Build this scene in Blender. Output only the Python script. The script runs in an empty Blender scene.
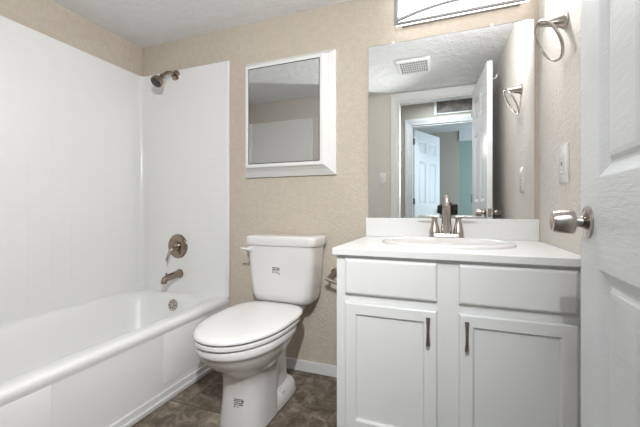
import bpy, bmesh, math, random
from mathutils import Vector, Matrix
from mathutils.bvhtree import BVHTree
random.seed(4)
S = bpy.context.scene
COL = S.collection
PI = math.pi

# ------------------------------------------------------------------ camera, light, exposure
CAM = Vector((0.0, -1.80, 0.96))
YAW = math.radians(20.75)
cd = bpy.data.cameras.new('camera'); cam = bpy.data.objects.new('camera', cd); COL.objects.link(cam)
cam.location = CAM; cam.rotation_euler = (PI/2, 0, YAW)
cd.sensor_width = 36.0; cd.lens = 36.0*330/640; cd.shift_y = -4.5/640; cd.clip_start = 0.01
S.camera = cam
S.view_settings.view_transform = 'Standard'; S.view_settings.look = 'None'
S.view_settings.gamma = 1.0; S.view_settings.use_curve_mapping = False
S.view_settings.exposure = 1.29
w = bpy.data.worlds.new('world'); S.world = w; w.use_nodes = True
w.node_tree.nodes['Background'].inputs[0].default_value = (0.75, 0.87, 1.0, 1)
w.node_tree.nodes['Background'].inputs[1].default_value = 0.8

def area(name, loc, target, sx, sy, power, color):
    l = bpy.data.lights.new(name, 'AREA'); l.shape = 'RECTANGLE'; l.size = sx; l.size_y = sy
    l.energy = power; l.color = color
    o = bpy.data.objects.new(name, l); COL.objects.link(o); o.location = loc
    d = Vector(target) - Vector(loc); o.rotation_euler = d.to_track_quat('-Z', 'Y').to_euler()
    return o
LAMP = 2.0          # vanity lamp diffuser emission
area('hall_fill_light', (0.0, -2.2, 2.38), (0.0, -1.7, 0.0), 0.5, 0.5, 6, (0.80, 0.91, 1.0))  # unseen area light added under the hall ceiling as soft fill
area('bedroom_daylight', (1.75, -3.9, 1.45), (-0.5, -3.7, 1.2), 1.3, 1.2, 18, (0.66, 0.85, 1.0))

# unseen spot added above the camera to fill the room with flat light
fl = bpy.data.lights.new('fill_spot', 'SPOT'); fl.energy = 42; fl.spot_size = math.radians(140); fl.spot_blend = 1.0; fl.shadow_soft_size = 0.0; fl.color = (0.97, 0.99, 1.0)
fo = bpy.data.objects.new('fill_spot', fl); COL.objects.link(fo); fo.location = (-0.065, -1.80, 1.60)
fo.rotation_euler = (Vector((-1.4, -0.3, 1.15))-Vector(fo.location)).to_track_quat('-Z', 'Y').to_euler()

# ------------------------------------------------------------------ materials
def mat(name, col, rough=0.5, metal=0.0, spec=0.5, coat=0.0):
    m = bpy.data.materials.new(name); m.use_nodes = True
    b = m.node_tree.nodes['Principled BSDF']
    b.inputs['Base Color'].default_value = (*col, 1); b.inputs['Roughness'].default_value = rough
    b.inputs['Metallic'].default_value = metal; b.inputs['Specular IOR Level'].default_value = spec
    b.inputs['Coat Weight'].default_value = coat
    return m
def nd(m, t, **k):
    n = m.node_tree.nodes.new(t)
    for a, v in k.items(): setattr(n, a, v)
    return n
def lk(m, a, b): m.node_tree.links.new(a, b)
def bsdf(m): return m.node_tree.nodes['Principled BSDF']
def pos(m): return nd(m, 'ShaderNodeNewGeometry').outputs['Position']
def noise_bump(m, scale, strength, dist=0.002, detail=3, stretch=None, rough=0.55):
    v = pos(m)
    if stretch:
        mp = nd(m, 'ShaderNodeMapping'); mp.inputs['Scale'].default_value = stretch; lk(m, v, mp.inputs[0]); v = mp.outputs[0]
    n = nd(m, 'ShaderNodeTexNoise'); n.inputs['Scale'].default_value = scale; n.inputs['Detail'].default_value = detail
    n.inputs['Roughness'].default_value = rough
    lk(m, v, n.inputs['Vector'])
    bp = nd(m, 'ShaderNodeBump'); bp.inputs['Strength'].default_value = strength; bp.inputs['Distance'].default_value = dist
    lk(m, n.outputs['Fac'], bp.inputs['Height']); lk(m, bp.outputs[0], bsdf(m).inputs['Normal'])
    return n, bp
def mottle(m, c1, c2, scale, detail=4, p0=0.35, p1=0.65):
    n = nd(m, 'ShaderNodeTexNoise'); n.inputs['Scale'].default_value = scale; n.inputs['Detail'].default_value = detail
    lk(m, pos(m), n.inputs['Vector'])
    r = nd(m, 'ShaderNodeValToRGB'); r.color_ramp.elements[0].position = p0; r.color_ramp.elements[1].position = p1
    r.color_ramp.elements[0].color = (*c1, 1); r.color_ramp.elements[1].color = (*c2, 1)
    lk(m, n.outputs['Fac'], r.inputs[0]); lk(m, r.outputs[0], bsdf(m).inputs['Base Color'])

M = {}
M['wall'] = mat('beige_wall_paint', (0.56, 0.485, 0.40), 0.75, spec=0.25); noise_bump(M['wall'], 70, 0.85, 0.006, 4)
mottle(M['wall'], (0.535, 0.465, 0.385), (0.57, 0.50, 0.42), 30)
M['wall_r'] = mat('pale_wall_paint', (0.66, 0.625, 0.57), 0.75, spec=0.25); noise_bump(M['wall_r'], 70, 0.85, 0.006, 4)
M['wall_hall'] = mat('hall_wall_paint', (0.50, 0.45, 0.38), 0.8); noise_bump(M['wall_hall'], 60, 0.4, 0.003)
M['teal'] = mat('teal_wall_paint', (0.34, 0.43, 0.38), 0.8)
M['ceiling'] = mat('ceiling_paint', (0.82, 0.82, 0.82), 0.85, spec=0.2); noise_bump(M['ceiling'], 16, 1.0, 0.022, 7, None, 0.65)
M['trim'] = mat('white_trim_paint', (0.74, 0.735, 0.72), 0.35)
M['cab'] = mat('cabinet_white_paint', (0.76, 0.75, 0.735), 0.38); noise_bump(M['cab'], 12, 0.15, 0.001, 3, (6, 6, 0.6))
M['door'] = mat('door_white_paint', (0.76, 0.77, 0.775), 0.42)
nd_, _b = noise_bump(M['door'], 9, 0.5, 0.002, 5, (1.0, 2.2, 14)); nd_.inputs['Distortion'].default_value = 0.6
M['porcelain'] = mat('white_porcelain', (0.71, 0.685, 0.665), 0.12, coat=0.3)
M['plastic'] = mat('white_plastic', (0.75, 0.73, 0.71), 0.25)
M['tub'] = mat('white_tub_enamel', (0.82, 0.815, 0.80), 0.34)
M['nickel'] = mat('brushed_nickel', (0.50, 0.45, 0.405), 0.24, metal=1.0)
M['nickel_d'] = mat('dark_brushed_nickel', (0.33, 0.265, 0.215), 0.22, metal=1.0)
M['bronze'] = mat('antique_pewter_pull', (0.33, 0.28, 0.24), 0.35, metal=1.0)
M['fixture'] = mat('satin_nickel_frame', (0.32, 0.305, 0.30), 0.5, metal=0.5)
M['mirror'] = mat('mirror_silver', (0.85, 0.86, 0.855), 0.0, metal=1.0)
M['mirror_edge'] = mat('mirror_glass_edge', (0.25, 0.30, 0.28), 0.2)
M['dark'] = mat('dark_gap', (0.02, 0.02, 0.02), 0.5)
M['black'] = mat('black_camera_plastic', (0.012, 0.012, 0.012), 0.45)
M['lens'] = mat('lens_glass', (0.01, 0.01, 0.02), 0.05, coat=1.0)
M['print'] = mat('grey_print_ink', (0.09, 0.085, 0.085), 0.6)
M['rubber'] = mat('dark_nozzle_rubber', (0.025, 0.02, 0.018), 0.4)
M['carpet'] = mat('beige_carpet', (0.35, 0.30, 0.25), 0.95); noise_bump(M['carpet'], 300, 0.8, 0.004)
M['filter'] = mat('dusty_air_filter', (0.16, 0.14, 0.125), 0.9); mottle(M['filter'], (0.10, 0.085, 0.075), (0.24, 0.21, 0.19), 12)
M['red'] = mat('red_test_button', (0.35, 0.03, 0.02), 0.5)

# counter: white with fine speckle
M['counter'] = mat('speckled_white_counter', (0.76, 0.75, 0.73), 0.3)
mottle(M['counter'], (0.60, 0.585, 0.56), (0.78, 0.77, 0.75), 420, 2, 0.30, 0.42)

# surround with embossed square tile pattern
m = M['surround'] = mat('white_tile_surround', (0.80, 0.795, 0.78), 0.2, coat=0.15)
sx = nd(m, 'ShaderNodeSeparateXYZ'); lk(m, pos(m), sx.inputs[0])
ad = nd(m, 'ShaderNodeMath', operation='ADD'); lk(m, sx.outputs[0], ad.inputs[0]); lk(m, sx.outputs[1], ad.inputs[1])
cb = nd(m, 'ShaderNodeCombineXYZ'); lk(m, ad.outputs[0], cb.inputs[0]); lk(m, sx.outputs[2], cb.inputs[1])
br = nd(m, 'ShaderNodeTexBrick'); br.offset = 0.0; br.squash = 1.0
br.inputs['Scale'].default_value = 1.0; br.inputs['Brick Width'].default_value = 0.107; br.inputs['Row Height'].default_value = 0.107
br.inputs['Mortar Size'].default_value = 0.003; br.inputs['Mortar Smooth'].default_value = 0.6
lk(m, cb.outputs[0], br.inputs['Vector'])
bp = nd(m, 'ShaderNodeBump', invert=True); bp.inputs['Strength'].default_value = 0.35; bp.inputs['Distance'].default_value = 0.0015
lk(m, br.outputs['Fac'], bp.inputs['Height']); lk(m, bp.outputs[0], bsdf(m).inputs['Normal'])

# floor: brown slate look tiles
m = M['floor'] = mat('brown_stone_tile', (0.1, 0.08, 0.06), 0.42)
mp = nd(m, 'ShaderNodeMapping'); mp.inputs['Location'].default_value = (0.734, 0.06, 0); lk(m, pos(m), mp.inputs[0])
br = nd(m, 'ShaderNodeTexBrick'); br.offset = 0.0
br.inputs['Scale'].default_value = 1.0; br.inputs['Brick Width'].default_value = 0.457; br.inputs['Row Height'].default_value = 0.457
br.inputs['Mortar Size'].default_value = 0.0028; br.inputs['Mortar Smooth'].default_value = 0.3
lk(m, mp.outputs[0], br.inputs['Vector'])
n1 = nd(m, 'ShaderNodeTexNoise'); n1.inputs['Scale'].default_value = 11; n1.inputs['Detail'].default_value = 10; n1.inputs['Roughness'].default_value = 0.74
n1.inputs['Distortion'].default_value = 0.9; lk(m, pos(m), n1.inputs['Vector'])
rp = nd(m, 'ShaderNodeValToRGB'); cr = rp.color_ramp
cr.elements[0].position = 0.30; cr.elements[0].color = (0.05, 0.034, 0.02, 1)
cr.elements[1].position = 0.72; cr.elements[1].color = (0.46, 0.39, 0.31, 1)
e = cr.elements.new(0.47); e.color = (0.135, 0.10, 0.068, 1)
e = cr.elements.new(0.58); e.color = (0.26, 0.21, 0.16, 1)
lk(m, n1.outputs['Fac'], rp.inputs[0])
mx = nd(m, 'ShaderNodeMix', data_type='RGBA'); lk(m, br.outputs['Fac'], mx.inputs['Factor']); lk(m, rp.outputs[0], mx.inputs['A'])
mx.inputs['B'].default_value = (0.06, 0.045, 0.035, 1); lk(m, mx.outputs['Result'], bsdf(m).inputs['Base Color'])
sb = nd(m, 'ShaderNodeMath', operation='SUBTRACT'); lk(m, n1.outputs['Fac'], sb.inputs[0]); lk(m, br.outputs['Fac'], sb.inputs[1])
bp = nd(m, 'ShaderNodeBump'); bp.inputs['Strength'].default_value = 0.5; bp.inputs['Distance'].default_value = 0.003
lk(m, sb.outputs[0], bp.inputs['Height']); lk(m, bp.outputs[0], bsdf(m).inputs['Normal'])

m = M['lamp'] = bpy.data.materials.new('lit_frosted_diffuser'); m.use_nodes = True
b = bsdf(m); b.inputs['Base Color'].default_value = (0.9, 0.9, 0.9, 1)
b.inputs['Emission Color'].default_value = (0.985, 0.985, 1.0, 1); b.inputs['Emission Strength'].default_value = LAMP

# ------------------------------------------------------------------ mesh helpers
def new(): return bmesh.new()
def add_box(bm, x0, x1, y0, y1, z0, z1, bev=0.0, seg=2, mtx=None):
    r = bmesh.ops.create_cube(bm, size=1.0); vs = r['verts']
    for v in vs:
        v.co = Vector(((x0+x1)/2+v.co.x*(x1-x0), (y0+y1)/2+v.co.y*(y1-y0), (z0+z1)/2+v.co.z*(z1-z0)))
    if bev > 0:
        es = list({e for v in vs for e in v.link_edges})
        g = bmesh.ops.bevel(bm, geom=es, offset=bev, segments=seg, affect='EDGES', profile=0.5)
        vs = list({v for f in g['faces'] for v in f.verts} | {v for v in vs if v.is_valid})
        vs = [v for v in vs if v.is_valid]
    if mtx is not None: bmesh.ops.transform(bm, matrix=mtx, verts=vs)
    return vs
def loft(bm, rings, cap0=True, cap1=True, closed=False):
    R = [[bm.verts.new(p) for p in ring] for ring in rings]
    n = len(R[0])
    pairs = list(zip(R, R[1:])) + ([(R[-1], R[0])] if closed else [])
    for a, b in pairs:
        for i in range(n):
            j = (i+1) % n
            try: bm.faces.new((a[i], a[j], b[j], b[i]))
            except ValueError: pass
    if not closed:
        if cap0: bm.faces.new(list(reversed(R[0])))
        if cap1: bm.faces.new(R[-1])
    return R
def frame_to(d):
    return Vector(d).normalized().to_track_quat('Z', 'Y').to_matrix().to_4x4()
def lathe(bm, prof, origin, axis, n=32, cap=True):
    mt = Matrix.Translation(Vector(origin)) @ frame_to(axis)
    rings = [[mt @ Vector((r*math.cos(2*PI*i/n), r*math.sin(2*PI*i/n), h)) for i in range(n)] for r, h in prof]
    loft(bm, rings, cap, cap)
def tube(bm, pts, rad, n=14, closed=False, sy=1.0):
    pts = [Vector(p) for p in pts]; N = len(pts)
    if not hasattr(rad, '__len__'): rad = [rad]*N
    rings = []; prev = None
    for i, p in enumerate(pts):
        if closed: t = pts[(i+1) % N]-pts[(i-1) % N]
        else: t = pts[min(i+1, N-1)]-pts[max(i-1, 0)]
        t.normalize()
        if prev is None:
            u = t.orthogonal().normalized()
            if abs(t.z) < 0.9: u = t.cross(Vector((0, 0, 1))).normalized()
        else: u = (prev - t*prev.dot(t)).normalized()
        prev = u; v = t.cross(u)
        rings.append([p + rad[i]*(math.cos(2*PI*k/n)*u + sy*math.sin(2*PI*k/n)*v) for k in range(n)])
    loft(bm, rings, closed=closed)
def rrect(x0, x1, y0, y1, z, r, k=6):
    out = []
    r = min(r, (x1-x0)/2-1e-4, (y1-y0)/2-1e-4)
    for cx, cy, a0 in ((x1-r, y1-r, 0), (x0+r, y1-r, PI/2), (x0+r, y0+r, PI), (x1-r, y0+r, 1.5*PI)):
        for i in range(k+1):
            a = a0+PI/2*i/k; out.append(Vector((cx+r*math.cos(a), cy+r*math.sin(a), z)))
    return out
def bez(p0, p1, p2, p3, n=12):
    p0, p1, p2, p3 = map(Vector, (p0, p1, p2, p3)); o = []
    for i in range(n+1):
        t = i/n; o.append(p0*(1-t)**3+p1*3*t*(1-t)**2+p2*3*t*t*(1-t)+p3*t**3)
    return o

def obj(name, bm, m, parent=None, smooth=False, kind=None, label=None, angle=40):
    bmesh.ops.recalc_face_normals(bm, faces=bm.faces[:])
    me = bpy.data.meshes.new(name); bm.to_mesh(me); bm.free()
    o = bpy.data.objects.new(name, me); COL.objects.link(o); me.materials.append(m)
    if smooth:
        for p in me.polygons: p.use_smooth = True
        try: me.set_sharp_from_angle(angle=math.radians(angle))
        except Exception: pass
    if parent is not None:
        o.parent = parent; o.matrix_parent_inverse = PM[parent.name]
    if kind: o['kind'] = kind
    if label: o['label'] = label
    return o
PM = {}
def thing(name, loc, label=None, cat=None, group=None, kind=None):
    o = bpy.data.objects.new(name, None); COL.objects.link(o); o.location = loc; o.empty_display_size = 0.05
    PM[o.name] = Matrix.Translation(-Vector(loc))
    if label: o['label'] = label
    if cat: o['category'] = cat
    if group: o['group'] = group
    if kind: o['kind'] = kind
    return o
def sub(o):       # allow o (a mesh part placed in world coordinates) to parent sub-parts
    PM[o.name] = Matrix.Identity(4) if o.name not in PM else PM[o.name]
    return o
def struct(name, bm, m, parent=None, smooth=False): return obj(name, bm, m, parent, smooth, kind=None if parent else 'structure')

# ------------------------------------------------------------------ room shell
XL, XR, YF, ZC = -2.075, 0.409, -1.63, 2.138
T = 0.10
YH = -2.66
b = new(); add_box(b, XL-T, XR+T, YF-T, T, -0.05, 0); struct('floor', b, M['floor'])
b = new(); add_box(b, XL-T, XR+T, YF-0.0, T, ZC, ZC+0.05); struct('ceiling', b, M['ceiling'])
b = new(); add_box(b, XL-T, XR+T, 0, T, 0, ZC); struct('wall_back', b, M['wall'])
b = new(); add_box(b, XL-T, XL, YF, 0, 0, ZC); struct('wall_left', b, M['wall'])
b = new(); add_box(b, XR, XR+T, YF, 0, 0, ZC); struct('wall_right', b, M['wall_r'])
OX0, OX1, OZ = -0.445, 0.285, 2.05
b = new()
add_box(b, XL-T, OX0, YF-T, YF, 0, ZC+0.35); add_box(b, OX1, XR+T+1.1, YF-T, YF, 0, ZC+0.35); add_box(b, OX0, OX1, YF-T, YF, OZ, ZC+0.35)
struct('wall_front', b, M['wall_r'])
# hall
b = new(); add_box(b, XL-T, 1.6, YH-T, YF-T, -0.05, 0); struct('floor_hall', b, M['carpet'])
b = new(); add_box(b, XL-T, 1.6, YH-T, YF-T, 2.44, 2.49); struct('ceiling_hall', b, M['ceiling'])
HX0, HX1, HZ = -0.41, 0.36, 2.04
b = new()
add_box(b, XL-T, HX0, YH-T, YH, 0, 2.44); add_box(b, HX1, 1.6, YH-T, YH, 0, 2.44); add_box(b, HX0, HX1, YH-T, YH, HZ, 2.44)
struct('wall_hall', b, M['wall_hall'])
b = new(); add_box(b, XL-T-0.02, XL-T, YH-T, YF-T, 0, 2.44); struct('wall_hall_left', b, M['wall_hall'])
b = new(); add_box(b, 1.6, 1.62, YH-T, YF-T, 0, 2.44); struct('wall_hall_right', b, M['wall_hall'])
# bedroom beyond
YB = -5.0
b = new(); add_box(b, -1.6, 1.9, YB-0.4, YH-T, -0.05, 0); struct('floor_bedroom', b, M['carpet'])
b = new(); add_box(b, -1.6, 1.9, YB-0.4, YH-T, 2.44, 2.49); struct('ceiling_bedroom', b, M['ceiling'])
b = new(); add_box(b, -1.6, 0.25, YB-0.1, YB, 0, 2.44); struct('wall_bedroom_back', b, M['wall_hall'])
b = new(); add_box(b, 0.25, 1.9, YB-0.1, YB+0.0, 0, 2.24); struct('wall_bedroom_teal', b, M['teal'])
b = new(); add_box(b, 0.25, 1.9, YB-0.1, YB+0.03, 2.24, 2.44); struct('trim_bedroom_soffit', b, M['trim'])
b = new(); add_box(b, -1.65, -1.6, YB-0.1, YH-T, 0, 2.44); struct('wall_bedroom_left', b, M['wall_hall'])
b = new(); add_box(b, 1.9, 1.95, YB-0.1, YH-T, 0, 2.44); struct('wall_bedroom_right', b, M['wall_hall'])

# casings (bath side, hall side, hall opposite door) incl. jamb lining
def casing(name, x0, x1, zt, yface, sgn, wdt, mm):
    b = new(); P = [(0.006, 0.0002), (0.006, 0.009), (0.010, 0.011), (wdt*0.40, 0.011), (wdt*0.46, 0.015), (wdt*0.60, 0.015), (wdt*0.66, 0.018), (wdt-0.006, 0.018), (wdt, 0.013), (wdt, 0.0002)]
    path = lambda o, d: [Vector((x0-o, yface+sgn*d, 0)), Vector((x0-o, yface+sgn*d, zt+o)), Vector((x1+o, yface+sgn*d, zt+o)), Vector((x1+o, yface+sgn*d, 0))]
    rows = [[b.verts.new(v) for v in path(o, d)] for o, d in P]
    for a, c in zip(rows, rows[1:]+rows[:1]):
        for i in range(3): b.faces.new((a[i], a[i+1], c[i+1], c[i]))
    b.faces.new([r[0] for r in rows]); b.faces.new([r[3] for r in reversed(rows)])
    return struct(name, b, mm)
casing('trim_1', OX0, OX1, OZ, YF, 1, 0.078, M['trim'])
casing('trim_2', OX0, OX1, OZ, YF-T, -1, 0.072, M['trim'])
casing('trim_3', HX0, HX1, HZ, YH, 1, 0.085, M['trim'])
def jamb(name, x0, x1, zt, ya, yb):
    b = new(); add_box(b, x0-0.001, x0+0.012, ya, yb, 0, zt); add_box(b, x1-0.012, x1+0.001, ya, yb, 0, zt)
    add_box(b, x0+0.012, x1-0.012, ya, yb, zt-0.012, zt+0.001); struct(name, b, M['trim'])
jamb('trim_4', OX0, OX1, OZ, YF-T, YF); jamb('trim_5', HX0, HX1, HZ, YH-T, YH)
# baseboards
b = new(); add_box(b, -1.272, -0.402, -0.012, 0, 0, 0.064, 0.003, 2); struct('baseboard_back', b, M['trim'])
b = new(); add_box(b, XR-0.012, XR, YF, -0.62, 0, 0.064, 0.003, 2); struct('baseboard_right', b, M['trim'])
b = new(); add_box(b, -1.27, OX0-0.08, YF, YF+0.012, 0, 0.064, 0.003, 2); struct('baseboard_front', b, M['trim'])

# ------------------------------------------------------------------ six panel doors
def panel_door_mesh(W, H, th):
    """door in local coords: x from 0 (hinge) to W, thickness -th/2..th/2 in y, both faces panelled"""
    b = new()
    st, mu = 0.118, 0.095
    pw = (W-2*st-mu)/2
    cols = [(st, st+pw), (st+pw+mu, W-st)]
    rows = [(0.22, 0.836), (1.013, 1.60), (1.72, H-0.12)]
    xs = sorted({0, W} | {c for p in cols for c in p}); zs = sorted({0, H} | {c for p in rows for c in p})
    for s in (1, -1):
        y = s*th/2
        for i in range(len(xs)-1):
            for j in range(len(zs)-1):
                x0, x1, z0, z1 = xs[i], xs[i+1], zs[j], zs[j+1]
                if (x0, x1) in cols and (z0, z1) in rows:
                    lev = [(0, 0), (0.003, -0.001), (0.024, -0.0115), (0.028, -0.0115), (0.036, -0.006), (0.045, -0.005)]
                    rs = [[Vector((x0+o, y+s*d, z0+o)), Vector((x1-o, y+s*d, z0+o)), Vector((x1-o, y+s*d, z1-o)), Vector((x0+o, y+s*d, z1-o))] for o, d in lev]
                    loft(b, rs, False, True)
                else:
                    b.faces.new([b.verts.new(p) for p in ((x0, y, z0), (x1, y, z0), (x1, y, z1), (x0, y, z1))])
    for (x0, x1, z0, z1) in ((0, 0, 0, H), (W, W, 0, H)):
        b.faces.new([b.verts.new(p) for p in ((x0, -th/2, 0), (x0, th/2, 0), (x0, th/2, H), (x0, -th/2, H))])
    for z in (0, H):
        b.faces.new([b.verts.new(p) for p in ((0, -th/2, z), (W, -th/2, z), (W, th/2, z), (0, th/2, z))])
    bmesh.ops.remove_doubles(b, verts=b.verts[:], dist=1e-5)
    return b
def knob_profile():
    return ([(0.0001, 0), (0.034, 0), (0.034, 0.003), (0.031, 0.006), (0.022, 0.008), (0.013, 0.012), (0.0115, 0.016), (0.0115, 0.026)],
            [(0.0001, 0.024), (0.018, 0.024), (0.0245, 0.026), (0.0262, 0.030), (0.0262, 0.036), (0.0232, 0.060), (0.0215, 0.064), (0.018, 0.0655), (0.0165, 0.0645), (0.0001, 0.0645)])
def build_door(name, hinge, ang, W, H, label=None, knob_z=0.933, back_knob=True, hinge_side=1):
    mt = Matrix.Translation(Vector(hinge)) @ Matrix.Rotation(ang, 4, 'Z')
    root = thing(name, hinge, kind='structure')
    th = 0.035
    b = panel_door_mesh(W, H, th); bmesh.ops.transform(b, matrix=mt, verts=b.verts[:])
    obj('door_leaf', b, M['door'], root)
    n = (mt.to_3x3() @ Vector((0, 1, 0)))
    for s in ((1, -1) if back_knob else (1,)):
        p = mt @ Vector((W-0.056, s*th/2, knob_z-hinge[2]))
        rose, kn = knob_profile()
        b = new(); lathe(b, rose, p, n*s, 40); ro = sub(obj('knob_rose', b, M['nickel'], root, True))
        b = new(); lathe(b, kn, p, n*s, 40); k = obj('door_knob', b, M['nickel'], root, True)
    b = new(); x = mt
    add_box(b, W-0.0005, W+0.001, -0.0125, 0.0125, knob_z-0.03-hinge[2], knob_z+0.03-hinge[2], 0.0004, 1, mt); add_box(b, W, W+0.008, -0.006, 0.006, knob_z-0.008-hinge[2], knob_z+0.008-hinge[2], 0.002, 1, mt)
    obj('latch', b, M['nickel'], root)
    for zz in (0.25, 1.05, 1.85):
        b = new(); tube(b, [mt @ Vector((-0.004, th/2+0.004, zz-0.04)), mt @ Vector((-0.004, th/2+0.004, zz+0.04))], 0.006, 10); add_box(b, -0.002, 0.0, -th/2, th/2, zz-0.04, zz+0.04, 0, 1, mt)
        obj('hinge', b, M['nickel'], root, True)
    return root
DL = 0.725
h0 = Vector((0.255, -1.600, 0.008)); e0 = Vector((0.3045, -0.895, 0.008))
dirv = (e0-h0); ang1 = math.atan2(dirv.y, dirv.x); DL = dirv.length-0.0
build_door('door_1', h0, ang1, DL, 2.03)
build_door('door_2', Vector((-0.395, YH-T+0.0-0.03, 0.012)), math.radians(-65), 0.72, 2.01, back_knob=True)

# ------------------------------------------------------------------ tub surround
SZ0, SZ1 = 0.385, 1.921
th = 0.012
root = thing('tub_surround', (-1.69, -0.8, SZ0), 'glossy white shower surround panels with faint square tile pattern around the bathtub', 'shower surround')
b = new(); r = 0.03
# continuous U-shaped sheet: front end wall, left wall, back wall with rounded corners
def u_path(off, k=6):
    x0, y0, y1, x1 = XL+off, YF+off, -off, -1.313
    pts = [(x1, y0)]
    rr = 0.03
    for i in range(k+1):
        a = -PI/2-PI/2*i/k; pts.append((x0+rr+rr*math.cos(a), y0+rr+rr*math.sin(a)))
    for i in range(k+1):
        a = PI-PI/2*i/k; pts.append((x0+rr+rr*math.cos(a), y1-rr+rr*math.sin(a)))
    pts.append((x1, y1)); return pts
pi_, po_ = u_path(th), u_path(0.001)
n = len(pi_)
vin0 = [b.verts.new((x, y, SZ0)) for x, y in pi_]; vin1 = [b.verts.new((x, y, SZ1)) for x, y in pi_]
vo0 = [b.verts.new((x, y, SZ0)) for x, y in po_]; vo1 = [b.verts.new((x, y, SZ1)) for x, y in po_]
for i in range(n-1):
    b.faces.new((vin0[i], vin0[i+1], vin1[i+1], vin1[i])); b.faces.new((vo0[i], vo1[i], vo1[i+1], vo0[i+1]))
    b.faces.new((vin1[i], vin1[i+1], vo1[i+1], vo1[i])); b.faces.new((vin0[i], vo0[i], vo0[i+1], vin0[i+1]))
for i in (0, n-1): b.faces.new((vin0[i], vin1[i], vo1[i], vo0[i]))
obj('wall_panel', b, M['surround'], root, True)
b = new()
add_box(b, -1.330, -1.306, -th-0.005, -0.0005, SZ0, SZ1, 0.004, 2); obj('edge_trim', b, M['tub'], root, True)
b = new()
add_box(b, -1.330, -1.306, YF+0.0005, YF+th+0.005, SZ0, SZ1, 0.004, 2); obj('edge_trim', b, M['tub'], root, True)

# ------------------------------------------------------------------ bathtub
root = thing('bathtub', (-1.69, -0.8, 0), 'white alcove bathtub with flat apron along the left wall', 'bathtub')
TX0, TX1, TY0, TY1 = XL+0.002, -1.300, YF+0.002, -0.002
b = new()
def tr(dl, dr, df, db, z, r): return rrect(TX0+dl, TX1-dr, TY0+df, TY1-db, z, r, 8)
rings = [tr(0, 0.012, 0, 0, 0.0, 0.006), tr(0, 0.012, 0, 0, 0.328, 0.006), tr(0, 0.012, 0, 0, 0.333, 0.006), tr(0, 0.010, 0, 0, 0.340, 0.006), tr(0, 0.006, 0, 0, 0.352, 0.008), tr(0, 0.005, 0, 0, 0.364, 0.008), tr(0.0, 0.008, 0, 0, 0.374, 0.01),
         tr(0.001, 0.015, 0.001, 0.001, 0.381, 0.014), tr(0.004, 0.026, 0.004, 0.003, 0.3848, 0.02), tr(0.008, 0.042, 0.008, 0.006, 0.386, 0.03),
         tr(0.022, 0.072, 0.08, 0.018, 0.3845, 0.09), tr(0.030, 0.090, 0.095, 0.028, 0.380, 0.11), tr(0.040, 0.106, 0.115, 0.042, 0.369, 0.125), tr(0.050, 0.120, 0.14, 0.054, 0.350, 0.13), tr(0.060, 0.133, 0.17, 0.064, 0.32, 0.13),
         tr(0.078, 0.155, 0.25, 0.080, 0.24, 0.14), tr(0.096, 0.175, 0.31, 0.096, 0.16, 0.14), tr(0.12, 0.20, 0.37, 0.12, 0.105, 0.13), tr(0.15, 0.23, 0.42, 0.16, 0.080, 0.11), tr(0.20, 0.27, 0.5, 0.22, 0.068, 0.08)]
loft(b, rings, True, True)
for (ya, yb) in ((-0.54, -0.22), (-1.50, -1.035)):
    vs = rrect(ya, yb, 0.075, 0.335, 0, 0.012, 4)
    def R(o, x): return [Vector((x, v.x, v.y)) for v in rrect(ya+o, yb-o, 0.075+o, 0.335-o, 0, 0.012, 4)]
    loft(b, [R(0, -1.318), R(0, -1.3125), R(0.005, -1.3105)], False, True)
tubo = obj('tub_shell', b, M['tub'], root, True, angle=35)
b = new(); add_box(b, -1.317, -1.302, TY0, TY1, 0, 0.052, 0.003, 2); add_box(b, -1.304, -1.290, TY0, TY1-0.012, 0, 0.026, 0.005, 3)
obj('base_molding', b, M['trim'], root, True)
b = new(); c = Vector((-1.715, -0.0705, 0.313)); ax = Vector((0, -1, 0.16))
lathe(b, [(0.0001, -0.004), (0.037, -0.004), (0.037, 0.004), (0.034, 0.008), (0.020, 0.010), (0.0001, 0.0105)], c, ax, 32)
ov = sub(obj('overflow_plate', b, M['nickel'], root, True, label='round nickel overflow plate'))
b = new()
f = frame_to(ax)
for k in range(6):
    a = k*PI/3; p = c + f.to_3x3() @ Vector((0.02*math.cos(a), 0.02*math.sin(a), 0.0095)); lathe(b, [(0.0001, -0.002), (0.0045, -0.002), (0.0045, 0.0015), (0.0001, 0.0015)], p, ax, 10)
obj('overflow_hole', b, M['dark'], ov)
b = new(); lathe(b, [(0.0001, -0.003), (0.03, -0.003), (0.03, 0.003), (0.012, 0.005), (0.0001, 0.005)], (-1.72, -0.38, 0.070), (0, 0, 1), 28); obj('drain', b, M['nickel'], root, True)

# ------------------------------------------------------------------ shower fittings (back panel surface y = -0.012)
ys = -th
root = thing('tub_spout', (-1.712, ys, 0.515), 'brushed nickel tub spout below the round valve plate', 'tub spout')
b = new()
tube(b, [(-1.712, ys, 0.515), (-1.712, ys-0.006, 0.515), (-1.712, ys-0.010, 0.515)], [0.031, 0.031, 0.026], 24)
p = [(-1.712, ys-0.006, 0.515), (-1.712, ys-0.03, 0.514), (-1.712, ys-0.08, 0.509), (-1.712, ys-0.115, 0.504), (-1.712, ys-0.130, 0.498), (-1.712, ys-0.138, 0.486), (-1.712, ys-0.139, 0.472)]
tube(b, p, [0.027, 0.025, 0.023, 0.022, 0.022, 0.020, 0.018], 24)
obj('spout_body', b, M['nickel_d'], root, True)
b = new(); lathe(b, [(0.004, 0), (0.004, 0.012), (0.0075, 0.015), (0.0075, 0.020), (0.0001, 0.022)], (-1.712, ys-0.118, 0.519), (0, 0, 1), 16); obj('diverter_knob', b, M['nickel_d'], root, True)

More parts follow.
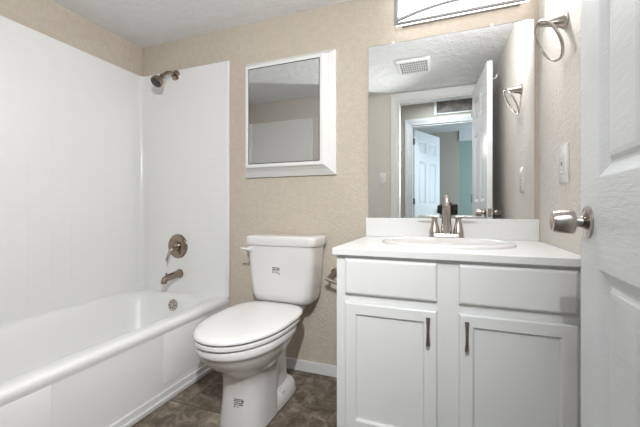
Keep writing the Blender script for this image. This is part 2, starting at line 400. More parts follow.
root = thing('shower_valve', (-1.728, ys, 0.703), 'round brushed nickel shower valve with single lever above the tub spout', 'shower valve')
b = new(); lathe(b, [(0.0001, 0), (0.084, 0), (0.084, 0.003), (0.080, 0.008), (0.060, 0.013), (0.034, 0.016), (0.0001, 0.017)], (-1.728, ys, 0.703), (0, -1, 0), 48); obj('valve_plate', b, M['nickel_d'], root, True)
b = new(); lathe(b, [(0.033, 0.014), (0.033, 0.03), (0.029, 0.034), (0.026, 0.052), (0.022, 0.060), (0.012, 0.064), (0.0001, 0.065)], (-1.728, ys, 0.703), (0, -1, 0), 32); hb = sub(obj('valve_hub', b, M['nickel_d'], root, True))
b = new(); tube(b, [(-1.728, ys-0.045, 0.700), (-1.735, ys-0.062, 0.680), (-1.743, ys-0.074, 0.650), (-1.750, ys-0.082, 0.612)], [0.016, 0.016, 0.014, 0.012], 16, sy=0.6); obj('lever', b, M['nickel'], hb, True)

root = thing('wall_shower', (-1.748, ys, 1.888), 'small brushed nickel shower head on bent arm high on the white surround', 'shower head')
b = new(); lathe(b, [(0.0001, 0), (0.036, 0), (0.036, 0.003), (0.030, 0.009), (0.016, 0.013), (0.0001, 0.014)], (-1.748, ys, 1.888), (0, -1, 0), 32); obj('flange', b, M['nickel_d'], root, True)
b = new(); ap = bez((-1.748, ys, 1.888), (-1.747, ys-0.06, 1.896), (-1.745, ys-0.085, 1.878), (-1.743, ys-0.122, 1.836), 12); tube(b, ap, 0.0115, 16); obj('shower_arm', b, M['nickel_d'], root, True)
b = new(); d = Vector((-0.10, -0.62, -0.78)).normalized(); o_ = Vector(ap[-1]) - d*0.01
lathe(b, [(0.0001, 0), (0.014, 0), (0.016, 0.006), (0.016, 0.016), (0.012, 0.020), (0.014, 0.028), (0.026, 0.042), (0.034, 0.052), (0.037, 0.066), (0.037, 0.083), (0.034, 0.086), (0.0001, 0.086)], o_, d, 32)
sh = sub(obj('spray_head', b, M['nickel_d'], root, True))
b = new(); lathe(b, [(0.0001, 0.0845), (0.032, 0.0845), (0.032, 0.088), (0.020, 0.090), (0.0001, 0.0905)], o_, d, 32); obj('nozzle_face', b, M['rubber'], sh, True)

# ------------------------------------------------------------------ toilet
TXC = -0.850
root = thing('toilet', (TXC, -0.4, 0), 'white two-piece toilet with closed lid between bathtub and vanity', 'toilet')
def egg(yf, yb, hw, z, pf=2.1, pb=2.4, n=48, split=0.45, xc=TXC):
    yc = yb + (yf-yb)*split
    out = []
    for i in range(n):
        a = 2*PI*i/n; c_, s_ = math.cos(a), math.sin(a)
        p = pf if s_ < 0 else pb
        x = hw*math.copysign(abs(c_)**(2/p), c_); y = (yc-yf if s_ < 0 else yb-yc)*math.copysign(abs(s_)**(2/p), s_)
        out.append(Vector((xc+x, yc+y, z)))
    return out
b = new()
loft(b, [egg(-0.615, -0.385, 0.112, 0.0, 2.6, 6), egg(-0.610, -0.385, 0.109, 0.06, 2.6, 6), egg(-0.600, -0.38, 0.106, 0.14, 2.6, 6), egg(-0.600, -0.375, 0.106, 0.20, 2.5, 6), egg(-0.612, -0.37, 0.110, 0.235, 2.4, 5),
         egg(-0.640, -0.36, 0.122, 0.262, 2.3, 3.5), egg(-0.680, -0.33, 0.145, 0.290, 2.2, 3), egg(-0.715, -0.30, 0.165, 0.320, 2.15, 3), egg(-0.738, -0.27, 0.178, 0.350, 2.15, 3), egg(-0.747, -0.26, 0.183, 0.368, 2.15, 3), egg(-0.755, -0.255, 0.188, 0.372, 2.15, 3),
         egg(-0.758, -0.25, 0.189, 0.380, 2.15, 3), egg(-0.758, -0.25, 0.189, 0.400, 2.15, 3), egg(-0.752, -0.25, 0.184, 0.4065, 2.15, 3)])
# rear neck and deck
loft(b, [egg(-0.46, -0.185, 0.074, 0.03, 3, 3), egg(-0.46, -0.185, 0.070, 0.12, 3, 3), egg(-0.44, -0.185, 0.066, 0.20, 3, 3), egg(-0.40, -0.17, 0.070, 0.27, 3, 3), egg(-0.36, -0.13, 0.082, 0.33, 3, 3.5), egg(-0.34, -0.08, 0.106, 0.375, 3, 4), egg(-0.33, -0.055, 0.122, 0.403, 3, 4), egg(-0.195, -0.05, 0.124, 0.428, 3, 4), egg(-0.19, -0.05, 0.118, 0.438, 3, 4)])
# foot plate
loft(b, [egg(-0.58, -0.15, 0.114, 0.0, 2.6, 3.2, split=0.30), egg(-0.58, -0.15, 0.114, 0.012, 2.6, 3.2, split=0.30), egg(-0.575, -0.154, 0.110, 0.030, 2.6, 3.2, split=0.30), egg(-0.57, -0.16, 0.103, 0.050, 2.6, 3.2, split=0.30), egg(-0.56, -0.172, 0.085, 0.064, 2.6, 3, split=0.30), egg(-0.55, -0.19, 0.06, 0.070, 2.6, 3, split=0.30)])
base = sub(obj('bowl', b, M['porcelain'], root, True, angle=50))
for s in (1, -1):
    b = new(); lathe(b, [(0.014, 0), (0.014, 0.012), (0.010, 0.020), (0.0001, 0.022)], (TXC+s*0.090, -0.34, 0.052), (s*0.45, 0, 0.85), 20); obj('bolt_cap', b, M['porcelain'], base, True)
b = new(); E = lambda o, z: egg(-0.770+o, -0.222-o, 0.194-o, z+0.002, 2.1, 3.2)
loft(b, [E(0.13, 0.4048), E(0.13, 0.4110), E(0.002, 0.4110), E(0.0, 0.413), E(0.0, 0.424), E(0.003, 0.4268), E(0.010, 0.4275), E(0.06, 0.4268)]); obj('seat', b, M['plastic'], root, True)
b = new(); E = lambda o, z: egg(-0.774+o, -0.200-o, 0.197-o, z+0.004, 2.1, 3.6)
loft(b, [E(0.13, 0.4246), E(0.13, 0.4340), E(0.002, 0.4340), E(0.0, 0.436), E(0.0, 0.441), E(0.003, 0.4465), E(0.012, 0.4505), E(0.05, 0.4535), E(0.11, 0.4545)]); obj('seat_lid', b, M['plastic'], root, True)
for s in (1, -1):
    b = new(); add_box(b, TXC+s*0.075-0.02, TXC+s*0.075+0.02, -0.228, -0.200, 0.415, 0.450, 0.008, 3)
    obj('seat_hinge', b, M['plastic'], root, True)
TC = -0.842
def tk(hw, yf, yb, z, r=0.045): return rrect(TC-hw, TC+hw, yf, yb, z+0.013+(0.011 if z > 0.7535 else 0.0), r, 8)
b = new()
loft(b, [tk(0.135, -0.165, -0.045, 0.423, 0.05), tk(0.160, -0.190, -0.03, 0.432, 0.05), tk(0.173, -0.203, -0.022, 0.448, 0.05), tk(0.180, -0.210, -0.018, 0.480), tk(0.188, -0.214, -0.015, 0.56), tk(0.196, -0.218, -0.014, 0.66), tk(0.202, -0.220, -0.013, 0.748)])
tank = sub(obj('tank', b, M['porcelain'], root, True))
b = new()
loft(b, [tk(0.209, -0.222, -0.011, 0.7485, 0.04), tk(0.209, -0.228, -0.008, 0.7495, 0.042), tk(0.212, -0.231, -0.006, 0.754, 0.042), tk(0.212, -0.231, -0.006, 0.774, 0.042), tk(0.209, -0.228, -0.008, 0.782, 0.042), tk(0.201, -0.220, -0.014, 0.787, 0.04), tk(0.17, -0.195, -0.035, 0.7895, 0.03)])
obj('tank_lid', b, M['porcelain'], root, True)
b = new(); hx = TC-0.172; hz = 0.738; lathe(b, [(0.0001, -0.004), (0.016, -0.004), (0.016, 0.006), (0.013, 0.012), (0.0001, 0.014)], (hx, -0.219, hz), (0, -1, 0), 24)
tube(b, [(hx+0.005, -0.236, hz), (hx-0.015, -0.238, hz+0.001), (hx-0.032, -0.238, hz+0.003), (hx-0.046, -0.236, hz+0.004)], [0.009, 0.008, 0.008, 0.0085], 12, sy=0.7)
obj('flush_handle', b, M['plastic'], tank, True)
# printed marks, wrapped on the surface they sit on
def wrap_marks(name, target, centre, dirv, right, rects, parent):
    bt = bmesh.new(); bt.from_mesh(target.data); tree = BVHTree.FromBMesh(bt)
    right = Vector(right).normalized(); up = Vector((0, 0, 1)); d = Vector(dirv).normalized()
    b = new()
    for (x0, x1, z0, z1, off) in rects:
        nx, nz = max(1, int((x1-x0)/0.004)), max(1, int((z1-z0)/0.006)); g = {}
        ok = True
        for i in range(nx+1):
            for j in range(nz+1):
                p = Vector(centre)+right*(x0+(x1-x0)*i/nx)+up*(z0+(z1-z0)*j/nz) - d*0.2
                hit, nrm, _, _ = tree.ray_cast(p, d)
                if hit is None: ok = False; break
                g[i, j] = hit - d*off
            if not ok: break
        if not ok: continue
        V = {k: b.verts.new(v) for k, v in g.items()}
        for i in range(nx):
            for j in range(nz): b.faces.new((V[i, j], V[i+1, j], V[i+1, j+1], V[i, j+1]))
    ex = bmesh.ops.solidify(b, geom=b.faces[:], thickness=0.0003)
    bt.free()
    return obj(name, b, M['print'], parent)
def mark_rects(wd, ht, rnd):
    rc = []
    rows = [(0.78, 1.0), (0.52, 0.72), (0.26, 0.46), (0.0, 0.2)]
    for a, c_ in rows:
        x = 0.0
        while x < 0.95:
            l = rnd.uniform(0.06, 0.2); rc.append((wd*(x-0.5), wd*(min(x+l, 1)-0.5), ht*(a-0.5), ht*(c_-0.5), 0.0006)); x += l+rnd.uniform(0.03, 0.10)
    return rc
rn = random.Random(3)
tk_r = [(-0.023, 0.023, 0.012, 0.0165, 0.0006), (-0.023, -0.002, 0.004, 0.008, 0.0006), (0.002, 0.023, 0.004, 0.008, 0.0006), (-0.023, 0.023, -0.002, 0.0005, 0.0006),
        (-0.021, -0.014, -0.013, -0.006, 0.0006), (-0.008, -0.001, -0.012, -0.006, 0.0006), (0.005, 0.011, -0.015, -0.007, 0.0006), (0.016, 0.022, -0.019, -0.011, 0.0006)]
wrap_marks('sticker', tank, (-0.855, -0.2, 0.627), (0, 1, 0), (1, 0, 0), tk_r, tank)
bs_r = [(-0.022, 0.020, 0.012, 0.0155, 0.0006), (-0.022, 0.008, 0.0055, 0.009, 0.0006), (0.012, 0.024, 0.004, 0.010, 0.0006), (-0.020, 0.022, -0.0025, 0.001, 0.0006), (-0.022, -0.004, -0.009, -0.006, 0.0006),
        (0.002, 0.021, -0.010, -0.006, 0.0006), (-0.021, -0.013, -0.018, -0.013, 0.0006), (-0.006, 0.002, -0.017, -0.014, 0.0006)]
wrap_marks('sticker', base, (-0.822, -0.62, 0.128), (-0.35, 1, 0), (1, 0.35, 0), bs_r, base)

# ------------------------------------------------------------------ vanity
VX0, VX1 = -0.398, 0.405; VD = 0.562; ZT = 0.785
root = thing('vanity_cabinet', (0, -0.28, 0), 'white two-door bathroom vanity cabinet under the speckled counter', 'vanity')
b = new()
add_box(b, VX0, VX0+0.018, -VD+0.018, -0.001, 0.0, ZT); add_box(b, VX1-0.018, VX1, -VD+0.018, -0.001, 0.0, ZT)
add_box(b, VX0, VX1, -0.02, -0.002, 0.1, ZT); add_box(b, VX0+0.018, VX1-0.018, -VD+0.018, -0.02, 0.10, 0.116); add_box(b, VX0+0.018, VX1-0.018, -VD+0.07, -VD+0.085, 0, 0.10)
obj('body', b, M['cab'], root)
b = new(); F0, F1 = -VD, -VD+0.0185
for x0, x1 in ((VX0, VX0+0.045), (-0.040, 0.058), (VX1-0.035, VX1)): add_box(b, x0, x1, F0, F1, 0.10, ZT)
for z0, z1 in ((0.10, 0.14), (0.590, 0.645), (0.755, ZT)):
    add_box(b, VX0+0.045, -0.040, F0, F1, z0, z1); add_box(b, 0.058, VX1-0.035, F0, F1, z0, z1)
obj('face_frame', b, M['cab'], root)
def slab(b, x0, x1, z0, z1, yf, yb, e=0.006):
    R_ = lambda o, y: [Vector((x0+o, y, z0+o)), Vector((x1-o, y, z0+o)), Vector((x1-o, y, z1-o)), Vector((x0+o, y, z1-o))]
    loft(b, [R_(0, yb), R_(0, yf+e), R_(e*0.35, yf+e*0.35), R_(e, yf)])
DF = -VD-0.020
for (x0, x1) in ((-0.361, -0.026), (0.0445, 0.382)):
    b = new(); slab(b, x0, x1, 0.635, 0.770, DF, -VD-0.0005, 0.008); obj('drawer_front', b, M['cab'], root)
for (x0, x1, hx) in ((-0.361, -0.026, -0.055), (0.0445, 0.382, 0.0685)):
    z0, z1 = 0.115, 0.604; fr = 0.044
    b = new()
    R_ = lambda o, y: [Vector((x0+o, y, z0+o)), Vector((x1-o, y, z0+o)), Vector((x1-o, y, z1-o)), Vector((x0+o, y, z1-o))]
    loft(b, [R_(0, -VD-0.0005), R_(0, DF+0.006), R_(0.002, DF+0.002), R_(0.006, DF), R_(fr-0.003, DF), R_(fr, DF+0.002), R_(fr+0.004, DF+0.010), R_(fr+0.007, DF+0.0105)])
    dr = sub(obj('door', b, M['cab'], root))
    b = new(); hz = 0.535
    pts = []; rad = []
    for i in range(13):
        t = i/12; pts.append((hx, DF-0.022+0.006*abs(2*t-1)**2, hz+0.048-0.096*t)); rad.append(0.0058+0.0032*abs(2*t-1)**1.6)
    tube(b, pts, rad, 14, sy=0.6)
    for s in (1, -1): lathe(b, [(0.005, 0), (0.0045, 0.018)], (hx, DF-0.0002, hz+s*0.038), (0, -1, 0), 14)
    obj('handle', b, M['bronze'], dr, True)

# countertop with sink cut-out
ZK = 0.811
root = thing('countertop', (0, -0.29, ZT), 'speckled white bathroom countertop with short backsplash on the vanity', 'countertop')
SX, SY, SA, SB = 0.0, -0.275, 0.268, 0.212
def ell(a, bb, z, n=64, cx=SX, cy=SY, p=2.0): 
    out = []
    for i in range(n):
        t = 2*PI*i/n; c_, s_ = math.cos(t), math.sin(t)
        out.append(Vector((cx+a*math.copysign(abs(c_)**(2/p), c_), cy+bb*math.copysign(abs(s_)**(2/p), s_), z)))
    return out
def rect_ring(x0, x1, y0, y1, z, n=64):
    out = []
    for i in range(n):
        t = 2*PI*i/n; c_, s_ = math.cos(t), math.sin(t)
        cx, cy = SX, SY
        kx = ((x1-cx) if c_ > 0 else (cx-x0))/max(abs(c_), 1e-9); ky = ((y1-cy) if s_ > 0 else (cy-y0))/max(abs(s_), 1e-9)
        k = min(kx, ky); out.append(Vector((cx+k*c_, cy+k*s_, z)))
    # snap nearest points to corners
    for X in (x0, x1):
        for Y in (y0, y1):
            j = min(range(n), key=lambda i: (out[i].x-X)**2+(out[i].y-Y)**2); out[j] = Vector((X, Y, z))
    return out
CX0, CX1, CY0, CY1 = -0.408, XR-0.001, -0.590, -0.001
b = new(); ia, ib = SA-0.03, SB-0.03
loft(b, [ell(ia, ib, ZT), rect_ring(CX0, CX1, CY0, CY1, ZT), rect_ring(CX0, CX1, CY0, CY1, ZK-0.003), rect_ring(CX0+0.002, CX1, CY0+0.002, CY1, ZK-0.0007), rect_ring(CX0+0.004, CX1, CY0+0.004, CY1, ZK), ell(ia, ib, ZK)], closed=True)
obj('counter_slab', b, M['counter'], root)
b = new(); add_box(b, CX0+0.002, CX1, -0.0195, -0.001, ZK, 0.912, 0.003, 2); obj('backsplash', b, M['counter'], root)

root = thing('sink', (SX, SY, ZK), 'oval white drop-in sink with raised rim set in the speckled countertop', 'sink')
b = new(); z = ZK
rg = [ell(SA, SB, z), ell(SA, SB, z+0.004), ell(SA-0.003, SB-0.003, z+0.010), ell(SA-0.010, SB-0.010, z+0.014), ell(SA-0.020, SB-0.020, z+0.0145),
      ell(SA-0.034, SB-0.040, z+0.013, cy=SY-0.012), ell(SA-0.040, SB-0.048, z+0.006, cy=SY-0.015), ell(SA-0.048, SB-0.056, z-0.02, cy=SY-0.015), ell(SA-0.07, SB-0.075, z-0.07, cy=SY-0.012), ell(SA-0.11, SB-0.10, z-0.11, cy=SY-0.01), ell(SA-0.17, SB-0.14, z-0.132, cy=SY-0.005), ell(0.026, 0.026, z-0.138)]
rg2 = [ell(0.03, 0.03, z-0.15), ell(SA-0.16, SB-0.13, z-0.144, cy=SY-0.005), ell(SA-0.10, SB-0.09, z-0.12, cy=SY-0.01), ell(SA-0.055, SB-0.06, z-0.07, cy=SY-0.012), ell(SA-0.034, SB-0.036, z-0.02, cy=SY-0.002), ell(SA-0.033, SB-0.033, z-0.001)]
loft(b, rg+rg2, closed=True); sk = sub(obj('basin', b, M['porcelain'], root, True, angle=60))
b = new(); lathe(b, [(0.0001, -0.012), (0.025, -0.012), (0.027, 0.0005), (0.022, 0.003), (0.0001, 0.004)], (SX, SY, z-0.138), (0, 0, 1), 28); obj('drain', b, M['nickel'], root, True)

# faucet
FX, FY, FZ = 0.006, -0.088, ZK+0.0143
root = thing('faucet', (FX, FY, FZ), 'brushed nickel two-handle faucet with tall spout standing on the sink rim', 'faucet')
b = new(); k = lambda o, z: rrect(FX-0.080+o, FX+0.080-o, FY-0.027+o, FY+0.027-o, z, 0.026, 8)
loft(b, [k(0, FZ-0.0005), k(0.001, FZ+0.010), k(0.004, FZ+0.017), k(0.012, FZ+0.020)]); obj('base_plate', b, M['nickel'], root, True)
b = new()
sp = bez((FX, FY, FZ+0.012), (FX, FY, FZ+0.12), (FX, FY+0.002, FZ+0.188), (FX, FY-0.055, FZ+0.183), 14)+bez((FX, FY-0.055, FZ+0.183), (FX, FY-0.085, FZ+0.180), (FX, FY-0.105, FZ+0.165), (FX, FY-0.115, FZ+0.142), 8)[1:]
rad = [0.0245-0.0085*min(1, i/10) for i in range(len(sp))]
tube(b, sp, rad, 22); obj('spout', b, M['nickel'], root, True)
for s in (-1, 1):
    hx = FX+s*0.054
    b = new(); lathe(b, [(0.0255, 0.017), (0.0255, 0.022), (0.0225, 0.034), (0.0170, 0.056), (0.0130, 0.076), (0.0135, 0.083), (0.0135, 0.091), (0.0001, 0.093)], (hx, FY, FZ), (0, 0, 1), 28)
    hd = sub(obj('handle', b, M['nickel'], root, True))
    b = new(); tube(b, [(hx-s*0.012, FY, FZ+0.094), (hx+s*0.01, FY, FZ+0.096), (hx+s*0.045, FY-0.004, FZ+0.098), (hx+s*0.078, FY-0.008, FZ+0.099)], [0.010, 0.0105, 0.0085, 0.0065], 16, sy=0.45); obj('lever', b, M['nickel'], hd, True)

# wall mirror
MX0, MX1, MZ0, MZ1 = -0.396, 0.392, 0.9125, 1.850
root = thing('wall_mirror', (0, 0, MZ0), 'large frameless rectangular mirror on the wall above the sink', 'mirror')
b = new(); add_box(b, MX0, MX1, -0.0055, -0.0004, MZ0, MZ1); obj('glass_edge', b, M['mirror_edge'], root)
b = new(); add_box(b, MX0+0.0015, MX1-0.0015, -0.0062, -0.0050, MZ0+0.0015, MZ1-0.0015); obj('mirror_glass', b, M['mirror'], root)
for x in (-0.262, 0.212):
    b = new(); add_box(b, x-0.008, x+0.008, -0.0085, -0.0003, MZ1-0.006, MZ1+0.010, 0.003, 2)
    lathe(b, [(0.0045, 0), (0.0045, 0.002), (0.0001, 0.003)], (x, -0.0083, MZ1+0.004), (0, -1, 0), 12); obj('mirror_clip', b, M['plastic'], root, True)

# medicine cabinet
root = thing('medicine_cabinet', (-0.876, 0, 1.157), 'white-framed mirrored medicine cabinet on the wall above the toilet', 'medicine cabinet')
BX0, BX1, BZ0, BZ1 = -1.176, -0.577, 1.157, 1.868
def fr(o, y): return [Vector((BX0+o, y, BZ0+o)), Vector((BX1-o, y, BZ0+o)), Vector((BX1-o, y, BZ1-o)), Vector((BX0+o, y, BZ1-o))]
b = new()
prof = [(0.0, -0.0005), (0.0, -0.022), (0.006, -0.026), (0.010, -0.030), (0.018, -0.040), (0.030, -0.052), (0.034, -0.055), (0.034, -0.064), (0.044, -0.078), (0.048, -0.082), (0.048, -0.094), (0.052, -0.099), (0.068, -0.100)]
loft(b, [fr(o, y) for o, y in prof]+[fr(0.0695, -0.099), fr(0.0695, -0.094)], True, True)
bd = sub(obj('frame', b, M['trim'], root, True, angle=25))
b = new(); add_box(b, BX0+0.0697, BX1-0.0697, -0.0965, -0.0942, BZ0+0.0697, BZ1-0.0697); dk = obj('shadow_gap', b, M['dark'], bd)
b = new(); add_box(b, BX0+0.0745, BX1-0.0745, -0.0985, -0.0955, BZ0+0.0745, BZ1-0.0745); obj('mirror_door', b, M['mirror'], root)

# vanity light
root = thing('vanity_light', (0.06, 0, 1.95), 'lit rectangular bath light with satin metal frame above the wall mirror', 'wall light')
LX0, LX1, LZ0, LZ1 = -0.243, 0.363, 1.893, 2.075; LY = -0.10
b = new()
add_box(b, LX0+0.03, LX1-0.03, -0.0645, -0.0005, LZ0+0.03, LZ1-0.03, 0.002, 1)
obj('back_plate', b, M['fixture'], root)
b = new()
for x0, x1 in ((LX0, LX0+0.022), (LX1-0.022, LX1)): add_box(b, x0, x1, LY, LY+0.012, LZ0+0.012, LZ1-0.010, 0.0015, 1)
add_box(b, LX0, LX1, LY, LY+0.012, LZ0, LZ0+0.012, 0.0015, 1); add_box(b, LX0, LX1, LY, LY+0.012, LZ1-0.010, LZ1, 0.0015, 1)
for x0, x1 in ((LX0, LX0+0.004), (LX1-0.004, LX1)): add_box(b, x0, x1, LY+0.012, -0.0125, LZ0+0.075, LZ0+0.105)

obj('frame', b, M['fixture'], root)
b = new(); N = 16; xs_ = [LX0+0.02+(LX1-LX0-0.04)*i/N for i in range(N+1)]
tube(b, [(x, LY-0.006, LZ0+0.018+0.042*math.sin(PI*i/N)) for i, x in enumerate(xs_)], 0.0085, 12); obj('arched_bar', b, M['fixture'], root, True)
b = new(); add_box(b, LX0+0.0045, LX1-0.0045, LY+0.003, -0.065, LZ0+0.006, LZ1-0.006, 0.004, 2); obj('diffuser', b, M['lamp'], root)
area('vanity_lamp_light', (0.06, LY-0.012, 2.035), (-0.10, LY-0.012-1.0, 2.035-0.6), 0.52, 0.05, 5.2, (0.985, 0.985, 1.0))

# towel ring on right wall
A = Vector((XR, -0.372, 1.640)); tip = Vector((0.322, -0.372, 1.642))
root = thing('towel_ring', A, 'brushed nickel towel ring hanging on the right wall beside the mirror', 'towel ring')
b = new(); tube(b, [A, A+Vector((-0.006, 0, 0)), A+Vector((-0.010, 0, 0)), A+Vector((-0.05, 0, 0.001)), tip+Vector((-0.004, 0, 0))], [0.030, 0.030, 0.024, 0.013, 0.009], 24); obj('post', b, M['nickel'], root, True)
b = new(); ax1 = Vector((0.071, 0, -0.136)); R0 = ax1.length/2; c = tip+ax1/2+Vector((-0.002, 0, 0.002)); ax1.normalize(); ax2 = Vector((0.05, -1, 0)); ax2 = (ax2-ax1*ax2.dot(ax1)).normalized()
tube(b, [c+R0*(math.cos(t)*ax1+math.sin(t)*ax2) for t in [2*PI*i/56 for i in range(56)]], 0.0052, 12, closed=True); obj('ring', b, M['nickel'], root, True)

# outlet on right wall
oy, oz = -0.358, 1.124
root = thing('wall_outlet', (XR, oy, oz), 'white outlet plate with small test buttons on the right wall beside the door knob', 'outlet')
b = new(); R_ = lambda o, x: [Vector((x, v.x, v.y)) for v in rrect(oy-0.045+o, oy+0.045-o, oz-0.070+o, oz+0.070-o, 0, 0.004, 3)]
loft(b, [R_(0, XR), R_(0, XR-0.004), R_(0.004, XR-0.0075)]); pl = sub(obj('cover_plate', b, M['plastic'], root, True))
b = new(); add_box(b, XR-0.0105, XR-0.007, oy-0.0165, oy+0.0165, oz-0.033, oz+0.033, 0.001, 1); rc = sub(obj('receptacle', b, M['plastic'], root))
b = new()
for s in (1, -1):
    for dy in (-0.006, 0.006): add_box(b, XR-0.0109, XR-0.0103, oy+dy-0.001, oy+dy+0.001, oz+s*0.021-0.004, oz+s*0.021+0.004)
add_box(b, XR-0.0112, XR-0.0103, oy-0.005, oy+0.005, oz-0.006, oz-0.001)
obj('slot', b, M['dark'], rc)
b = new(); add_box(b, XR-0.0116, XR-0.0103, oy-0.005, oy+0.005, oz+0.002, oz+0.007); obj('test_button', b, M['dark'], rc)

# switch by the door (seen in the mirror)
wx, wz = -0.60, 1.275
root = thing('light_switch', (wx, YF, wz), 'white light switch plate beside the doorway, seen in the wall mirror', 'light switch')
b = new(); R_ = lambda o, y: [Vector((v.x, y, v.y)) for v in rrect(wx-0.036+o, wx+0.036-o, wz-0.058+o, wz+0.058-o, 0, 0.004, 3)]
loft(b, [R_(0, YF), R_(0, YF+0.004), R_(0.004, YF+0.007)]); obj('cover_plate', b, M['plastic'], root, True)
b = new(); add_box(b, wx-0.005, wx+0.005, YF+0.006, YF+0.018, wz-0.004, wz+0.012, 0.001, 1); obj('toggle', b, M['plastic'], root)

# ceiling exhaust vent (seen in the mirror)
vx, vy = -0.238, -1.02
root = thing('ceiling_vent', (vx, vy, ZC), 'white slotted exhaust vent cover on the ceiling, seen in the wall mirror', 'vent')
b = new(); h = 0.125
add_box(b, vx-h, vx+h, vy-h, vy+h, ZC-0.008, ZC-0.0, 0.0, 1)
obj('housing', b, M['filter'], root)
b = new()
for x0, x1, y0, y1 in ((-h-.004, -h+0.02, -h-.004, h+.004), (h-0.02, h+.004, -h-.004, h+.004), (-h+0.02, h-0.02, -h-.004, -h+0.02), (-h+0.02, h-0.02, h-0.02, h+.004)): add_box(b, vx+x0, vx+x1, vy+y0, vy+y1, ZC-0.018, ZC-0.0)
for i in range(1, 12):
    x = vx-h+0.02+(2*h-0.04)*i/12; add_box(b, x-0.003, x+0.003, vy-h+0.02, vy+h-0.02, ZC-0.016, ZC-0.009)
for i in range(1, 5):
    y = vy-h+0.02+(2*h-0.04)*i/5; add_box(b, vx-h+0.02, vx+h-0.02, y-0.005, y+0.005, ZC-0.0165, ZC-0.009)
obj('grille', b, M['plastic'], root)

# return air grille above hall doorway
gx0, gx1, gz0, gz1 = -0.13, 0.42, 2.145, 2.40
root = thing('return_air_vent', (0.14, YH, gz0), 'dark dusty return air filter in pale frame above the hall doorway, seen in the mirror', 'vent')
b = new()
for x0, x1, z0, z1 in ((gx0, gx0+0.03, gz0, gz1), (gx1-0.03, gx1, gz0, gz1), (gx0+0.03, gx1-0.03, gz0+0.010, gz0+0.025), (gx0+0.03, gx1-0.03, gz1-0.025, gz1)): add_box(b, x0, x1, YH, YH+0.014, z0, z1, 0.002, 1)
obj('frame', b, M['trim'], root)
b = new(); add_box(b, gx0+0.029, gx1-0.029, YH, YH+0.005, gz0+0.024, gz1-0.024); obj('filter', b, M['filter'], root)

# toilet paper holder on the wall between tank and vanity
q = Vector((-0.578, 0, 0.595))
root = thing('toilet_paper_holder', q, 'empty brushed nickel toilet paper holder on the wall between tank and vanity', 'toilet paper holder')
for x in (-0.588, -0.425):
    p = Vector((x, 0, 0.597))
    b = new(); tube(b, [p, p+Vector((0, -0.006, 0)), p+Vector((0, -0.012, 0)), p+Vector((-0.003, -0.08, -0.007)), p+Vector((-0.004, -0.140, -0.013))], [0.024, 0.024, 0.016, 0.010, 0.008], 20); obj('post', b, M['nickel_d'], root, True)
b = new(); tube(b, [(-0.606, -0.134, 0.592), (-0.585, -0.134, 0.584), (-0.53, -0.134, 0.566), (-0.45, -0.134, 0.562), (-0.420, -0.134, 0.578)], [0.0075, 0.009, 0.010, 0.009, 0.007], 16); obj('roller_bar', b, M['nickel'], root, True)

# over-door hook
mt = Matrix.Translation(h0) @ Matrix.Rotation(ang1, 4, 'Z')
root = thing('over_door_hook', mt @ Vector((DL-0.05, 0, 2.03)), 'white over-door hook on top of the open bathroom door, seen in the mirror', 'hook')
b = new()
x0, x1 = DL-0.065, DL-0.045
add_box(b, x0, x1, -0.0205, 0.0205, 2.0305, 2.0325, 0, 1, mt); add_box(b, x0, x1, -0.0205, -0.0185, 1.92, 2.0325, 0, 1, mt); add_box(b, x0, x1, 0.0185, 0.0205, 2.01, 2.0325, 0, 1, mt)
hk = [mt @ Vector((x0+0.01, -0.019, 1.935)), mt @ Vector((x0+0.01, -0.032, 1.918)), mt @ Vector((x0+0.01, -0.050, 1.922)), mt @ Vector((x0+0.01, -0.058, 1.945))]
tube(b, hk, 0.004, 10)
obj('strap', b, M['plastic'], root)

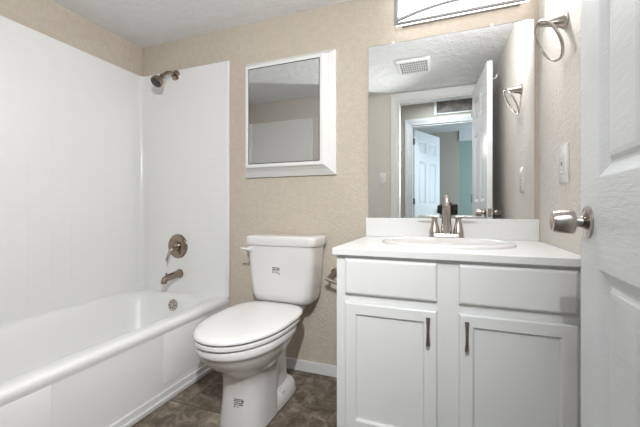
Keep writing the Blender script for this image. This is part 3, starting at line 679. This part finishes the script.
# the photographer's camera and tripod (seen in the mirror)
Fv = Vector((-math.sin(YAW), math.cos(YAW), 0)); rot = Matrix.Rotation(YAW, 4, 'Z')
root = thing('camera_on_tripod', (CAM.x-Fv.x*0.09, CAM.y-Fv.y*0.09, 0), 'black camera on a tripod in the doorway, seen in the mirror behind the faucet', 'camera')
bc = Matrix.Translation(CAM) @ rot
b = new(); add_box(b, -0.098, 0.085, -0.135, -0.085, -0.060, 0.052, 0.016, 3, bc); add_box(b, -0.112, -0.050, -0.135, -0.062, -0.050, 0.046, 0.022, 4, bc)
add_box(b, -0.028, 0.028, -0.13, -0.088, 0.040, 0.068, 0.010, 2, bc); cbd = sub(obj('camera_body', b, M['black'], root, True))
b = new(); o_ = CAM - Fv*0.09
lathe(b, [(0.0001, 0), (0.036, 0), (0.036, 0.02), (0.039, 0.022), (0.039, 0.05), (0.041, 0.072), (0.037, 0.074), (0.034, 0.066), (0.0001, 0.060)], o_, Fv, 36); ln = sub(obj('lens', b, M['black'], root, True))
b = new(); lathe(b, [(0.0001, 0.0605), (0.030, 0.0625), (0.0001, 0.0665)], o_, Fv, 32); obj('lens_glass', b, M['lens'], ln, True)
tc = CAM - Fv*0.11
b = new(); lathe(b, [(0.0001, 0), (0.03, 0), (0.03, 0.012), (0.022, 0.02), (0.024, 0.05), (0.018, 0.06), (0.018, 0.08), (0.0001, 0.08)], (tc.x, tc.y, CAM.z-0.052), (0, 0, -1), 24); obj('tripod_head', b, M['black'], root, True)
b = new(); tube(b, [(tc.x, tc.y, CAM.z-0.12), (tc.x, tc.y, 0.50)], 0.014, 14); lathe(b, [(0.0001, 0), (0.034, 0), (0.034, 0.04), (0.0001, 0.04)], (tc.x, tc.y, 0.78), (0, 0, 1), 20); obj('centre_column', b, M['black'], root, True)
for k in range(3):
    a = math.radians(150+120*k); dx, dy = math.cos(a), math.sin(a)
    b = new(); tube(b, [(tc.x+0.03*dx, tc.y+0.03*dy, 0.80), (tc.x+0.14*dx, tc.y+0.14*dy, 0.42), (tc.x+0.26*dx, tc.y+0.26*dy, 0.008)], [0.014, 0.012, 0.009], 12); obj('leg', b, M['black'], root, True)
